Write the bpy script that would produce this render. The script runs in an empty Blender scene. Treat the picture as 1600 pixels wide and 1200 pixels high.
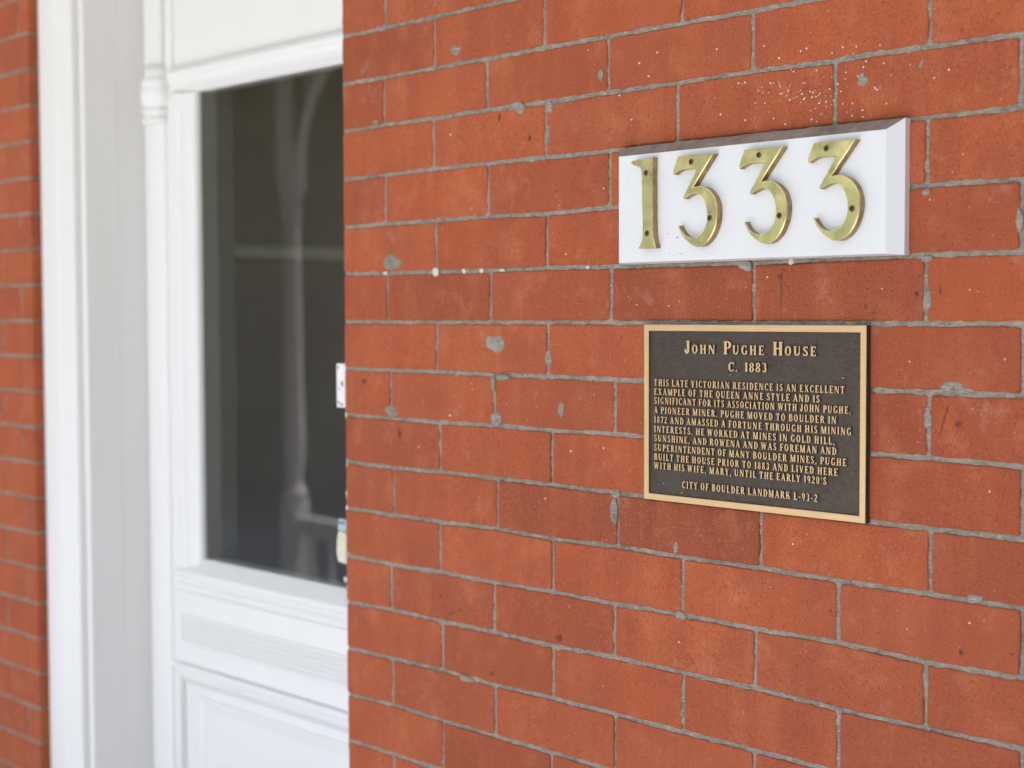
import bpy, math, random
import numpy as np
from mathutils import Matrix, Vector
rad = math.radians
random.seed(7)
SC = bpy.context.scene
COL = SC.collection

# ------------------------------------------------------------------ camera
cam_d = bpy.data.cameras.new('camera')
cam = bpy.data.objects.new('camera', cam_d); COL.objects.link(cam); SC.camera = cam
cam_d.sensor_fit = 'HORIZONTAL'; cam_d.sensor_width = 36.0
cam_d.lens = 2432.1 / 1600 * 36
cam_d.clip_start = 0.05; cam_d.clip_end = 2000
ZO = 1.80
def rot(a, b, c):
    ca, sa, cb, sb, cc, sc = math.cos(a), math.sin(a), math.cos(b), math.sin(b), math.cos(c), math.sin(c)
    Rz = Matrix(((ca, -sa, 0), (sa, ca, 0), (0, 0, 1)))
    Rx = Matrix(((1, 0, 0), (0, cb, -sb), (0, sb, cb)))
    Ry = Matrix(((cc, 0, sc), (0, 1, 0), (-sc, 0, cc)))
    return Rz @ Rx @ Ry
M = rot(0.8170626, -0.0456791, 0.0036694)
CAMP = Vector((1.80119, -1.36007, ZO - 0.32683))
mw = Matrix((( M[0][0], M[0][2], -M[0][1], CAMP.x), (M[1][0], M[1][2], -M[1][1], CAMP.y), (M[2][0], M[2][2], -M[2][1], CAMP.z), (0, 0, 0, 1)))
cam.matrix_world = mw
cam_d.dof.use_dof = True
cam_d.dof.focus_distance = 1.70
cam_d.dof.aperture_fstop = 4.0

# ------------------------------------------------------------------ world, sun, exposure
SUN_EL, SUN_AZ = rad(63), rad(165)         # the sun stands high in front of the house: the porch roof keeps it off the wall
world = bpy.data.worlds.new('World'); SC.world = world; world.use_nodes = True
wn = world.node_tree.nodes; wl = world.node_tree.links
sky = wn.new('ShaderNodeTexSky'); sky.sky_type = 'NISHITA'; sky.sun_disc = False
sky.sun_elevation = SUN_EL; sky.sun_rotation = SUN_AZ
sky.air_density = 1.0; sky.dust_density = 2.0; sky.ozone_density = 1.0
wn['Background'].inputs['Strength'].default_value = 0.10
wl.new(sky.outputs['Color'], wn['Background'].inputs['Color'])
sun_d = bpy.data.lights.new('sun', 'SUN'); sun_d.energy = 4.5; sun_d.angle = rad(0.5); sun_d.color = (1.0, 0.95, 0.92)
sun = bpy.data.objects.new('sun', sun_d); COL.objects.link(sun)
sdir = Vector((math.sin(SUN_AZ) * math.cos(SUN_EL), math.cos(SUN_AZ) * math.cos(SUN_EL), math.sin(SUN_EL)))
sun.rotation_euler = sdir.to_track_quat('Z', 'Y').to_euler()
SC.view_settings.view_transform = 'Standard'; SC.view_settings.look = 'None'
SC.view_settings.exposure = 2.25; SC.view_settings.gamma = 1.0
try: SC.view_settings.use_curve_mapping = False
except Exception: pass
SC.cycles.max_bounces = 8; SC.cycles.diffuse_bounces = 5; SC.cycles.transparent_max_bounces = 12
SC.cycles.use_denoising = True

# ------------------------------------------------------------------ material helpers
class NT:
    def __init__(s, name):
        s.m = bpy.data.materials.new(name); s.m.use_nodes = True
        s.t = s.m.node_tree; s.b = s.t.nodes['Principled BSDF']
        s.co = s.t.nodes.new('ShaderNodeTexCoord')
    def put(s, sock, v):
        if isinstance(v, bpy.types.NodeSocket): s.t.links.new(v, sock)
        elif isinstance(v, (tuple, list)) and len(v) == 3 and sock.type == 'RGBA': sock.default_value = (*v, 1)
        else: sock.default_value = v
    def n(s, typ, **k):
        nd = s.t.nodes.new(typ)
        for a, v in k.items():
            if hasattr(nd, a) and a not in ('Scale',): setattr(nd, a, v)
            else: s.put(nd.inputs[a], v)
        return nd
    def map(s, scale=(1, 1, 1), src=None):
        nd = s.t.nodes.new('ShaderNodeMapping'); s.put(nd.inputs['Vector'], src or s.co.outputs['Object'])
        nd.inputs['Scale'].default_value = scale; return nd.outputs[0]
    def noise(s, scale, detail=3, rough=.55, vec=None, dist=0):
        nd = s.t.nodes.new('ShaderNodeTexNoise'); s.put(nd.inputs['Vector'], vec or s.co.outputs['Object'])
        nd.inputs['Scale'].default_value = scale; nd.inputs['Detail'].default_value = detail
        nd.inputs['Roughness'].default_value = rough; nd.inputs['Distortion'].default_value = dist
        return nd.outputs['Fac']
    def ramp(s, f, a, b, lo=0., hi=1.):
        nd = s.t.nodes.new('ShaderNodeMapRange'); s.put(nd.inputs[0], f)
        for i, v in zip((1, 2, 3, 4), (a, b, lo, hi)): nd.inputs[i].default_value = v
        return nd.outputs[0]
    def mix(s, f, a, b, mode='MIX'):
        nd = s.t.nodes.new('ShaderNodeMix'); nd.data_type = 'RGBA'; nd.blend_type = mode
        s.put(nd.inputs[0], f); s.put(nd.inputs[6], a); s.put(nd.inputs[7], b); return nd.outputs[2]
    def math(s, op, a, b=0.):
        nd = s.t.nodes.new('ShaderNodeMath'); nd.operation = op; s.put(nd.inputs[0], a); s.put(nd.inputs[1], b); return nd.outputs[0]
    def bump(s, h, strength=.3, dist=.001):
        nd = s.t.nodes.new('ShaderNodeBump'); s.put(nd.inputs['Height'], h)
        nd.inputs['Strength'].default_value = strength; nd.inputs['Distance'].default_value = dist
        s.t.links.new(nd.outputs[0], s.b.inputs['Normal'])
    def set(s, **k):
        for a, v in k.items(): s.put(s.b.inputs[a.replace('_', ' ')], v)
        return s.m

def mat_brick():
    t = NT('red_brick')
    at = t.n('ShaderNodeAttribute', attribute_name='tone'); sp = t.t.nodes.new('ShaderNodeSeparateXYZ'); t.t.links.new(at.outputs['Vector'], sp.inputs[0])
    off = t.t.nodes.new('ShaderNodeVectorMath'); off.operation = 'MULTIPLY_ADD'
    t.put(off.inputs[0], at.outputs['Vector']); off.inputs[1].default_value = (7, 5, 9); t.put(off.inputs[2], t.co.outputs['Object'])
    v = off.outputs[0]                                           # every brick cuts its own piece out of the noise
    c = t.mix(sp.outputs[0], (.405, .092, .0325), (.225, .053, .025))
    c = t.mix(t.math('MULTIPLY', sp.outputs[1], .35), c, (.475, .130, .056))
    c = t.mix(t.ramp(t.noise(15, 5, .65, v), .42, .68, 0, .7), c, (.32, .074, .035))
    c = t.mix(t.ramp(t.noise(22, 4, .6, v), .55, .75, 0, .5), c, (.54, .175, .085))
    c = t.mix(t.ramp(t.noise(1, 3, .6, t.map((90, 1, 7), v)), .52, .75, 0, .35), c, (.33, .085, .045))
    c = t.mix(t.ramp(t.noise(1, 4, .6, t.map((26, 1, 3.5), v)), .50, .68, 0, .30), c, (.50, .145, .064))
    c = t.mix(t.ramp(t.noise(1, 4, .6, t.map((19, 2, 2.6), v)), .54, .70, 0, .30), c, (.26, .06, .03))
    c = t.mix(t.ramp(t.noise(26, 5, .7, v), .60, .78, 0, .42), c, (.52, .27, .19))
    c = t.mix(t.ramp(t.noise(380, 4, .75, v), .53, .68, 0, .85), c, (.15, .037, .020))
    c = t.mix(t.ramp(t.noise(520, 3, .7, v), .57, .70, 0, .6), c, (.60, .21, .115))
    c = t.mix(t.ramp(t.noise(230, 3, .6, v), .68, .74, 0, .7), c, (.14, .035, .022))
    c = t.mix(t.ramp(t.noise(330, 1, .5, v), .775, .80, 0, .7), c, (.66, .42, .30))
    c = t.mix(t.ramp(t.noise(2.6, 5, .65), .45, .70, 0, .30), c, (.24, .055, .028))
    t.bump(t.math('ADD', t.noise(380, 4, .7, v), t.math('MULTIPLY', t.noise(60, 3, .6, v), 1.4)), .30, .0012)
    return t.set(Base_Color=c, Roughness=.88, Specular_IOR_Level=.25)
def mat_mortar():
    t = NT('grey_mortar')
    c = t.mix(t.ramp(t.noise(34, 5, .65), .36, .66), (.205, .178, .145), (.335, .292, .240))
    c = t.mix(t.ramp(t.noise(11, 3), .52, .7, 0, .55), c, (.37, .31, .25))
    c = t.mix(t.ramp(t.noise(95, 4, .7), .54, .68, 0, .55), c, (.15, .10, .072))
    c = t.mix(t.ramp(t.noise(1, 4, .7, t.map((70, 70, 520))), .52, .68, 0, .75), c, (.52, .475, .41))
    c = t.mix(t.ramp(t.noise(300, 4, .75), .58, .72, 0, .6), c, (.56, .52, .45))
    c = t.mix(t.ramp(t.noise(340, 3, .75), .60, .74, 0, .65), c, (.12, .10, .085))
    t.bump(t.math('ADD', t.noise(420, 4, .75), t.noise(130, 3, .65)), .8, .0018)
    return t.set(Base_Color=c, Roughness=.95, Specular_IOR_Level=.15)
def mat_paint(name, col=(.805, .785, .77), dirt=(.66, .64, .60), rough=.42, amt=.2, grain=(8, 8, 2)):
    t = NT(name)
    c = t.mix(t.ramp(t.noise(1, 5, .65, t.map(grain)), .52, .78, 0, amt), col, dirt)
    c = t.mix(t.ramp(t.noise(140, 3, .6), .70, .78, 0, .35), c, (.45, .43, .39))
    t.bump(t.math('ADD', t.noise(1, 4, .6, t.map((160, 160, 12))), t.math('MULTIPLY', t.noise(45, 3), .7)), .06, .001)
    return t.set(Base_Color=c, Roughness=rough)
def mat_plain(name, col, rough=.6, metallic=0., var=.25, scale=40, bump=0., bs=200):
    t = NT(name)
    c = t.mix(t.ramp(t.noise(scale, 4), .35, .7), col, tuple(x * (1 - var) for x in col))
    if bump: t.bump(t.noise(bs, 4, .65), bump, .001)
    return t.set(Base_Color=c, Roughness=rough, Metallic=metallic)
def mat_brass():
    t = NT('aged_brass')
    c = t.mix(t.ramp(t.noise(46, 4, .6), .40, .62), (1.0, .86, .40), (.86, .79, .36))
    c = t.mix(t.ramp(t.noise(75, 4, .65), .58, .74, 0, .6), c, (.78, .66, .42))
    c = t.mix(t.ramp(t.noise(160, 3, .6), .70, .80, 0, .6), c, (.28, .19, .08))
    t.bump(t.noise(240, 3, .6), .06, .0006)
    return t.set(Base_Color=c, Metallic=.76, Roughness=t.ramp(t.noise(60, 4), .3, .7, .24, .42))
def mat_bronze_face():
    t = NT('polished_bronze')
    c = t.mix(t.ramp(t.noise(1, 3, .6, t.map((15, 15, 900))), .3, .7), (.84, .58, .32), (.74, .49, .26))
    return t.set(Base_Color=c, Metallic=.45, Roughness=.42)
def mat_bronze_dark():
    t = NT('brown_leather_texture')
    n = t.noise(230, 4, .6, t.map((1, 1, 1.7)), .8)
    c = t.mix(t.ramp(n, .38, .66), (.044, .029, .021), (.080, .056, .041))
    c = t.mix(t.ramp(t.noise(25, 3), .45, .75, 0, .4), c, (.085, .066, .051))
    t.bump(n, .55, .0012)
    return t.set(Base_Color=c, Roughness=.46, Metallic=.15)
def mat_glass():
    m = bpy.data.materials.new('window_glass'); m.use_nodes = True; t = m.node_tree; t.nodes.clear()
    o = t.nodes.new('ShaderNodeOutputMaterial'); mx = t.nodes.new('ShaderNodeMixShader'); fr = t.nodes.new('ShaderNodeFresnel')
    tr = t.nodes.new('ShaderNodeBsdfTransparent'); gl = t.nodes.new('ShaderNodeBsdfGlossy')
    fr.inputs['IOR'].default_value = 1.5; tr.inputs['Color'].default_value = (.86, .88, .87, 1); gl.inputs['Roughness'].default_value = .015
    ma = t.nodes.new('ShaderNodeMath'); ma.operation = 'MULTIPLY'; ma.inputs[1].default_value = .92
    t.links.new(fr.outputs[0], ma.inputs[0]); t.links.new(ma.outputs[0], mx.inputs[0])
    t.links.new(tr.outputs[0], mx.inputs[1]); t.links.new(gl.outputs[0], mx.inputs[2]); t.links.new(mx.outputs[0], o.inputs[0])
    return m
def mat_grass():
    t = NT('lawn_grass')
    c = t.mix(t.ramp(t.noise(3, 5), .35, .7), (.12, .125, .05), (.18, .175, .08))
    return t.set(Base_Color=c, Roughness=.9)
def mat_leaf():
    t = NT('hedge_leaves')
    c = t.mix(t.ramp(t.noise(2.2, 4), .35, .68), (.045, .085, .018), (.13, .16, .035))
    return t.set(Base_Color=c, Roughness=.7)

BRICK, MORTAR = mat_brick(), mat_mortar()
WHITE = mat_paint('white_gloss_paint')
TRIM = mat_paint('white_trim_paint', (.80, .778, .755), (.68, .65, .60), .45, .25, (6, 6, 1.2))
BOARD = mat_paint('white_board_paint', (.715, .71, .72), (.62, .61, .60), .5, .3, (14, 14, 14))
DIRT = mat_plain('weathered_dust', (.30, .235, .195), .9, 0, .45, 60, .6, 500)
GREYWOOD = mat_plain('grey_lining_paint', (.27, .235, .225), .6, 0, .1, 10)
BRASS, FACE, BRONZE = mat_brass(), mat_bronze_face(), mat_bronze_dark()
EDGE = mat_plain('dark_brown_patina', (.055, .040, .030), .5, .2, .3, 90)
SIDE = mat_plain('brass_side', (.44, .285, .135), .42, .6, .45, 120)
SCREW = mat_plain('dark_screw_metal', (.10, .065, .04), .45, .6, .4, 300)
SLOT = mat_plain('screw_recess', (.012, .010, .009), .8)
SPECK = mat_plain('white_paint_fleck', (.70, .64, .59), .6)
STAIN = mat_plain('dark_brick_pit', (.19, .055, .033), .95, 0, .5, 200)
HAZE = mat_plain('mortar_smear', (.42, .25, .19), .95, 0, .4, 90)
GLASS, GRASS, LEAF = mat_glass(), mat_grass(), mat_leaf()
WALK = mat_plain('pale_bounce_concrete', (.37, .375, .38), .9, 0, .2, 3)
DECK = mat_plain('grey_deck_paint', (.33, .345, .375), .6, 0, .25, 6)
CEIL = mat_plain('porch_ceiling_paint', (.66, .69, .72), .6, 0, .06, 3)
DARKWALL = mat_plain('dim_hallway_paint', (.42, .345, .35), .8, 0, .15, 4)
RAILP = mat_plain('hallway_rail_paint', (.62, .56, .54), .55, 0, .1, 8)
FLOORW = mat_plain('hallway_floorboards', (.10, .06, .04), .4, 0, .3, 5)
CREAM = mat_plain('cream_enamel', (.72, .66, .52), .5, 0, .2, 60)
BLUISH = mat_plain('pale_blue_enamel', (.42, .55, .60), .5, 0, .3, 80)
SCUFF = mat_plain('grey_scuff', (.18, .17, .20), .7, 0, .4, 150)

# ------------------------------------------------------------------ mesh helpers
class MB:
    """collects polygons; faces carry a material slot number"""
    def __init__(s): s.v = []; s.f = []; s.m = []; s.t = []
    def add(s, vs, fs, m=0, tone=(0, 0, 0)):
        o = len(s.v); s.v += [tuple(p) for p in vs]
        for f in fs: s.f.append([o + i for i in f]); s.m.append(m); s.t.append(tone)
    def box(s, x0, x1, y0, y1, z0, z1, m=0, b=0.0):
        if b <= 0:
            v = [(x, y, z) for x in (x0, x1) for y in (y0, y1) for z in (z0, z1)]
            s.add(v, [(0, 1, 3, 2), (4, 6, 7, 5), (0, 4, 5, 1), (2, 3, 7, 6), (0, 2, 6, 4), (1, 5, 7, 3)], m); return
        P = {}
        v = []
        X, Y, Z = (x0, x1), (y0, y1), (z0, z1)
        for i in (0, 1):
            for j in (0, 1):
                for k in (0, 1):
                    for a in range(3):
                        p = [X[i], Y[j], Z[k]]
                        for q, (e, sg) in enumerate(((X, i), (Y, j), (Z, k))):
                            if q != a: p[q] += b if sg == 0 else -b
                        P[i, j, k, a] = len(v); v.append(p)
        f = []
        for a in range(3):
            o = [q for q in range(3) if q != a]
            for sg in (0, 1):
                loop = []
                for (c0, c1) in ((0, 0), (1, 0), (1, 1), (0, 1)):
                    key = [0, 0, 0]; key[a] = sg; key[o[0]] = c0; key[o[1]] = c1
                    loop.append(P[key[0], key[1], key[2], a])
                f.append(loop)
            for c0 in (0, 1):
                for c1 in (0, 1):
                    e = []
                    for sg in (0, 1):
                        key = [0, 0, 0]; key[a] = sg; key[o[0]] = c0; key[o[1]] = c1
                        e.append((P[key[0], key[1], key[2], o[0]], P[key[0], key[1], key[2], o[1]]))
                    f.append([e[0][0], e[0][1], e[1][1], e[1][0]])
        for i in (0, 1):
            for j in (0, 1):
                for k in (0, 1): f.append([P[i, j, k, a] for a in range(3)])
        s.add(v, f, m)
    def sweep(s, prof, a, b, axis, m=0):
        """closed profile (list of 2D points) extruded along an axis from a to b; profile plane = the other two axes in order"""
        n = len(prof); v = []
        for t in (a, b):
            for p in prof:
                q = list(p); q.insert(axis, t); v.append(q)
        s.add(v, [tuple(range(n)), tuple(range(n, 2 * n))] + [(i, (i + 1) % n, n + (i + 1) % n, n + i) for i in range(n)], m)
    def prism(s, pts, y0, y1, m=0, ms=None, inset=0., iy=0.):
        """outline in x,z; front at y1 (towards -y), optional bevel to the front"""
        n = len(pts); ms = m if ms is None else ms
        if sum(pts[i][0] * pts[(i + 1) % n][1] - pts[(i + 1) % n][0] * pts[i][1] for i in range(n)) < 0: pts = pts[::-1]
        rings = [[(x, y0, z) for x, z in pts], [(x, y1 + iy, z) for x, z in pts]]
        if inset:
            ins = []
            for i in range(n):
                a, p, c = Vector(pts[i - 1]), Vector(pts[i]), Vector(pts[(i + 1) % n])
                d1 = (p - a).normalized(); d2 = (c - p).normalized()
                n1 = Vector((-d1.y, d1.x)); n2 = Vector((-d2.y, d2.x)); bi = n1 + n2
                if bi.length < 1e-6: bi = n1
                bi.normalize(); k = min(1.8, 1 / max(.35, bi.dot(n1)))
                q = p + bi * inset * k; ins.append((q.x, q.y))
            rings.append([(x, y1, z) for x, z in ins])
        v = [p for r in rings for p in r]; f = []; mm = []
        for r in range(len(rings) - 1):
            for i in range(n):
                j = (i + 1) % n
                f.append((r * n + i, r * n + j, (r + 1) * n + j, (r + 1) * n + i)); mm.append(ms if r == 0 else m)
        f.append(tuple((len(rings) - 1) * n + i for i in range(n))); mm.append(m)
        o = len(s.v); s.v += v
        for q, k in zip(f, mm): s.f.append([o + i for i in q]); s.m.append(k); s.t.append((0, 0, 0))
    def lathe(s, prof, cx, cy, n=24, a0=0., a1=360., m=0):
        """prof = (radius, z)"""
        full = abs(a1 - a0) >= 359.9; k = n if full else n + 1; v = []; f = []
        for r, z in prof:
            for i in range(k):
                a = rad(a0 + (a1 - a0) * i / n); v.append((cx + r * math.cos(a), cy + r * math.sin(a), z))
        for j in range(len(prof) - 1):
            for i in range(n):
                i2 = (i + 1) % k; f.append((j * k + i, j * k + i2, (j + 1) * k + i2, (j + 1) * k + i))
        f.append(tuple(range(k))); f.append(tuple((len(prof) - 1) * k + i for i in range(k)))
        s.add(v, f, m)
    def disc(s, x, z, r, y0, y1, m=0, n=14, dome=0., ring=.6, jit=0., sx=1., sz=1., rnd=random):
        ph = [1 + jit * rnd.uniform(-1, 1) for _ in range(n)]
        rings = []
        for k, yy in ((1, y0), (1 if not dome else .92, y1), *(((ring, y1 - dome),) if dome else ())):
            rings.append([(x + sx * r * k * ph[i] * math.cos(i * 2 * math.pi / n), yy, z + sz * r * k * ph[i] * math.sin(i * 2 * math.pi / n)) for i in range(n)])
        f = []
        for q in range(len(rings) - 1):
            for i in range(n): f.append((q * n + i, q * n + (i + 1) % n, (q + 1) * n + (i + 1) % n, (q + 1) * n + i))
        f.append(tuple((len(rings) - 1) * n + i for i in range(n)))
        s.add([p for r_ in rings for p in r_], f, m)
    def build(s, name, mats, parent=None, loc=(0, 0, 0), smooth=False, tone=False, lift=True):
        """vertices are given in measuring space (z relative to ZO when lift)"""
        dz = ZO if lift else 0.0
        base = Vector(parent.matrix_world.translation) if parent else Vector((0, 0, 0))
        if parent: base = Vector(parent['_w'])
        me = bpy.data.meshes.new(name)
        L = Vector(loc)
        me.from_pydata([(x - base.x - L.x, y - base.y - L.y, z + dz - base.z - L.z) for x, y, z in s.v], [], s.f)
        for mt in (mats if isinstance(mats, (list, tuple)) else [mats]): me.materials.append(mt)
        me.polygons.foreach_set('material_index', s.m)
        if smooth: me.polygons.foreach_set('use_smooth', [True] * len(s.f))
        if tone:
            at = me.attributes.new('tone', 'FLOAT_VECTOR', 'FACE'); at.data.foreach_set('vector', [c for t in s.t for c in t])
        me.update()
        o = bpy.data.objects.new(name, me); COL.objects.link(o)
        o.location = L; o['_w'] = tuple(base + L)
        if parent: o.parent = parent
        return o
def thing(name, loc, label, cat, group=None):
    o = bpy.data.objects.new(name, None); COL.objects.link(o); o.location = loc; o['_w'] = tuple(loc); o.empty_display_size = .05
    return tag(o, label, cat, group)
def tag(o, label, cat, group=None):
    o['label'] = label; o['category'] = cat
    if group: o['group'] = group
    return o
def structure(o): o['kind'] = 'structure'; return o
def fix_normals(o):
    import bmesh
    bm = bmesh.new(); bm.from_mesh(o.data); bmesh.ops.recalc_face_normals(bm, faces=bm.faces); bm.to_mesh(o.data); bm.free(); return o

# ------------------------------------------------------------------ large setting: ground, porch
b = MB(); b.add([(-600, -600, -.55), (600, -600, -.55), (600, 600, -.55), (-600, 600, -.55)], [(0, 1, 2, 3)])
structure(b.build('ground', GRASS, lift=False))
b = MB(); b.box(-30, 30, -6.5, -2.3, -.6, -.53); structure(b.build('added_bounce_walk', WALK, lift=False))  # unseen pale slab, added to bounce neutral light onto the house wall
b = MB()
for i in range(20): b.box(-5 + i * .02 * 0, 5, -2.2 + i * .11, -2.2 + i * .11 + .105, -.06, 0)
b.box(-5, 5, -2.19, -.002, -.55, -.064)
structure(b.build('porch_floor', DECK, lift=False))
b = MB(); b.box(-5, 5, -2.45, 4.5, 2.92, 3.3); structure(b.build('porch_ceiling', CEIL, lift=False))

# ------------------------------------------------------------------ brick wall
H = .0677
JP = {
0:[(531,133),(600,120.8),(680,106),(760,92),(800,84.5),(850,74.5)],
1:[(531,206.8),(601,195),(677.5,185),(762,170.8),(852,160),(950,144.5),(1057,129),(1176,110.8),(1304,95),(1375,82.5)],
2:[(535,281),(601,273.8),(677.5,263.8),(762,255),(854,246),(950,236),(1449,183.8),(1596.6,168)],
3:[(535,355.8),(602.5,350),(681,345),(763.8,338),(853.8,334.5),(955,323.8),(1449,289.5),(1597.8,279.4)],
4:[(536,428),(605,427),(681,425.5),(766,423),(855,418.8),(955,417),(1177.5,411.5),(1449,398.5),(1577.5,394)],
5:[(537.5,502.5),(606,503.8),(682.5,504),(767.5,504),(856,504),(955,504.5),(1446,506),(1599,506.5)],
6:[(540,575.5),(609,578.8),(682.5,581),(771,586),(857.5,588),(960,593),(1364,609.5),(1451.5,613.5),(1598,619)],
7:[(539,647.5),(610,653.8),(687.5,660),(774,664.5),(861,673),(962,678),(1451.5,716),(1597.8,729.4)],
8:[(541,721),(614,731),(688,737),(777.5,747.5),(864,757.5),(964,770.5),(1360,815),(1453.8,827),(1598,843)],
9:[(544,794),(616,805),(687.5,816),(777.5,826),(864,842.5),(966,854),(1065,870),(1189,887.5),(1310,907.5),(1453.8,928.6),(1597.8,951)],
10:[(544,868),(611,882.5),(689,893.8),(772.5,910),(864,925),(960,943),(1067.5,961),(1180,982.5),(1310,1003.8),(1447,1035.5),(1597.8,1061)],
11:[(544,940.5),(612.5,952.5),(691,971),(772.5,987.5),(865,1010),(961,1026),(1067.5,1051),(1181,1075),(1310,1108.8)],
12:[(544,1012.5),(614,1029),(694,1047.5),(775,1071),(865,1091),(961,1116)],
13:[(546,1085),(614,1101),(692.5,1126)]}
VJ = {-1:[(679,85),(851,70)],0:[(600,158),(761,132),(950.5,105),(1176,90)],1:[(677.5,224),(852.5,203),(1058.5,172),(1304.5,140),(1595.5,120)],2:[(602,310),(763,296),(953,280),(1178,250),(1449.5,236)],
3:[(681.5,385),(854.5,377),(1060,365),(1306,345),(1597,335)],4:[(605.5,465),(766.5,463),(955,461),(1178,458),(1446.5,452)],5:[(682.5,542),(856.5,546),(1062,550),(1306,555),(1598.5,560)],
6:[(610,616),(772.5,623),(961,635),(1184,650),(1451,664)],7:[(688,698),(862.5,715),(1063,735),(1308,750),(1597.5,780)],8:[(615,768),(777.5,787),(965.5,812),(1189,845),(1453.8,878)],
9:[(688,854),(864,884),(1066.5,915),(1310,955),(1597,1000)],10:[(611.5,917),(772.5,949),(960.5,985),(1180.5,1028),(1446,1085)],11:[(692,1009),(864.5,1050),(1067.5,1090),(1310,1130)],12:[(614,1065),(774.5,1101),(961,1140)],13:[(693,1140)]}
def hit(u, v, y=0.0):
    d = M @ Vector(((u - 800) / 2432.1, 1, -(v - 600) / 2432.1)); t = (y - CAMP.y) / d.y
    return CAMP.x + t * d.x, CAMP.z + t * d.z - ZO
JZ = {}
for k, l in JP.items():
    p = sorted(hit(u, v) for u, v in l); JZ[k] = ([a for a, _ in p], [c + k * H for _, c in p])
def jz(k, x):
    """height of bed joint k above its nominal level"""
    if k in JZ:
        xs, ds = JZ[k]
        if x <= xs[0]: d = ds[0] * max(0, 1 - (xs[0] - x) / .3)
        elif x >= xs[-1]: d = ds[-1] * max(0, 1 - (x - xs[-1]) / .3)
        else: d = float(np.interp(x, xs, ds))
        return -k * H + .85 * d
    return -k * H
_rs = np.random.RandomState(5); _tab = _rs.rand(128, 128) * 2 - 1
def vn(x, y):
    xi, yi = math.floor(x), math.floor(y); fx, fy = x - xi, y - yi
    fx, fy = fx * fx * (3 - 2 * fx), fy * fy * (3 - 2 * fy)
    g = lambda i, j: _tab[i & 127, j & 127]
    return (g(xi, yi) * (1 - fx) + g(xi + 1, yi) * fx) * (1 - fy) + (g(xi, yi + 1) * (1 - fx) + g(xi + 1, yi + 1) * fx) * fy
HB, HV = .0025, .0021
wall = MB()
DARK = {(3, 3): .8, (4, 3): .85, (4, 4): .7, (5, 1): .35, (8, 2): .9, (8, 3): .95, (5, 4): .5, (7, 4): .4, (2, 0): .5, (7, 0): .55, (8, 0): .6, (10, 2): .45, (6, 2): .5, (1, 3): .45, (6, 4): .7, (10, 4): .5, (0, 3): .5, (9, 4): .5, (3, 4): .4, (11, 1): .5, (2, 2): .55, (9, 0): .4, (7, 1): .2, (9, 2): .1, (11, 3): .25}
def brick(k, x0, x1, col, edge0=False, edge1=False, fine=True):
    r = .0028; step = .0045 if fine else .03; P = []
    def bot(x): return jz(k + 1, x) + HB
    def top(x): return jz(k, x) - HB
    xs = np.linspace(x0 + r, x1 - r, max(2, int((x1 - x0) / step)))
    P += [(x, bot(x)) for x in xs]; P.append((x1 - r * .3, bot(x1) + r * .3))
    zs = np.linspace(bot(x1) + r, top(x1) - r, max(2, int(.06 / step)))
    P += [(x1, z) for z in zs]; P.append((x1 - r * .3, top(x1) - r * .3))
    P += [(x, top(x)) for x in xs[::-1]]; P.append((x0 + r * .3, top(x0) - r * .3))
    P += [(x0, z) for z in zs[::-1]]; P.append((x0 + r * .3, bot(x0) + r * .3))
    sd = random.random() * 90; Q = []
    if fine:
        for (x, z) in P:
            a, c = x * 1000, z * 1000
            dx = .55 * vn(a / 9 + sd, c / 9) + .40 * vn(a / 3.1, c / 3.1 + sd); dz = .60 * vn(a / 11, c / 11 + 40 + sd) + .42 * vn(a / 3.3 + 50, c / 3.3 + sd)
            ch = max(0, vn(a / 14 + sd, c / 14 + 9) - .62) * 3.0                          # a chipped arris here and there
            cx, cz = (x0 + x1) / 2, -(k + .5) * H
            Q.append((x + dx * .001 + (ch * .001 if x < cx else -ch * .001) * (abs(x - cx) > (x1 - x0) / 2 - .004), z + dz * .001 + (ch * .001 if z < cz else -ch * .001) * (abs(z - cz) > H / 2 - .006)))
    else: Q = P
    n = len(Q); yf = -.0009 + random.uniform(-.0005, .0004)
    I = [(min(max(x, x0 + .0021), x1 - .0021), min(max(z, bot(min(max(x, x0), x1)) + .0021), top(min(max(x, x0), x1)) - .0021)) for x, z in Q]
    deep = .105 if (edge0 or edge1) else .010
    rings = [[(x, deep, z) for x, z in Q], [(x, yf + .0016, z) for x, z in Q], [(x * .6 + p * .4, yf + .0005, z * .6 + q * .4) for (x, z), (p, q) in zip(Q, I)], [(x, yf, z) for x, z in I]]
    if not fine: rings = [rings[0], [(x, yf, z) for x, z in Q]]
    f = []
    for q in range(len(rings) - 1):
        for i in range(n): f.append((q * n + i, q * n + (i + 1) % n, (q + 1) * n + (i + 1) % n, (q + 1) * n + i))
    f.append(tuple((len(rings) - 1) * n + i for i in range(n)))
    tone = DARK.get((k, col), random.random() ** 2 * .75) * .95 if edge1 is False and x0 >= -.01 else random.random() ** 2 * .6
    wall.add([p for g in rings for p in g], f, 0, (tone, random.random(), random.random()))
PITCH = .2132
XL = -.9735
K0, K1 = -16, 26
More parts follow.
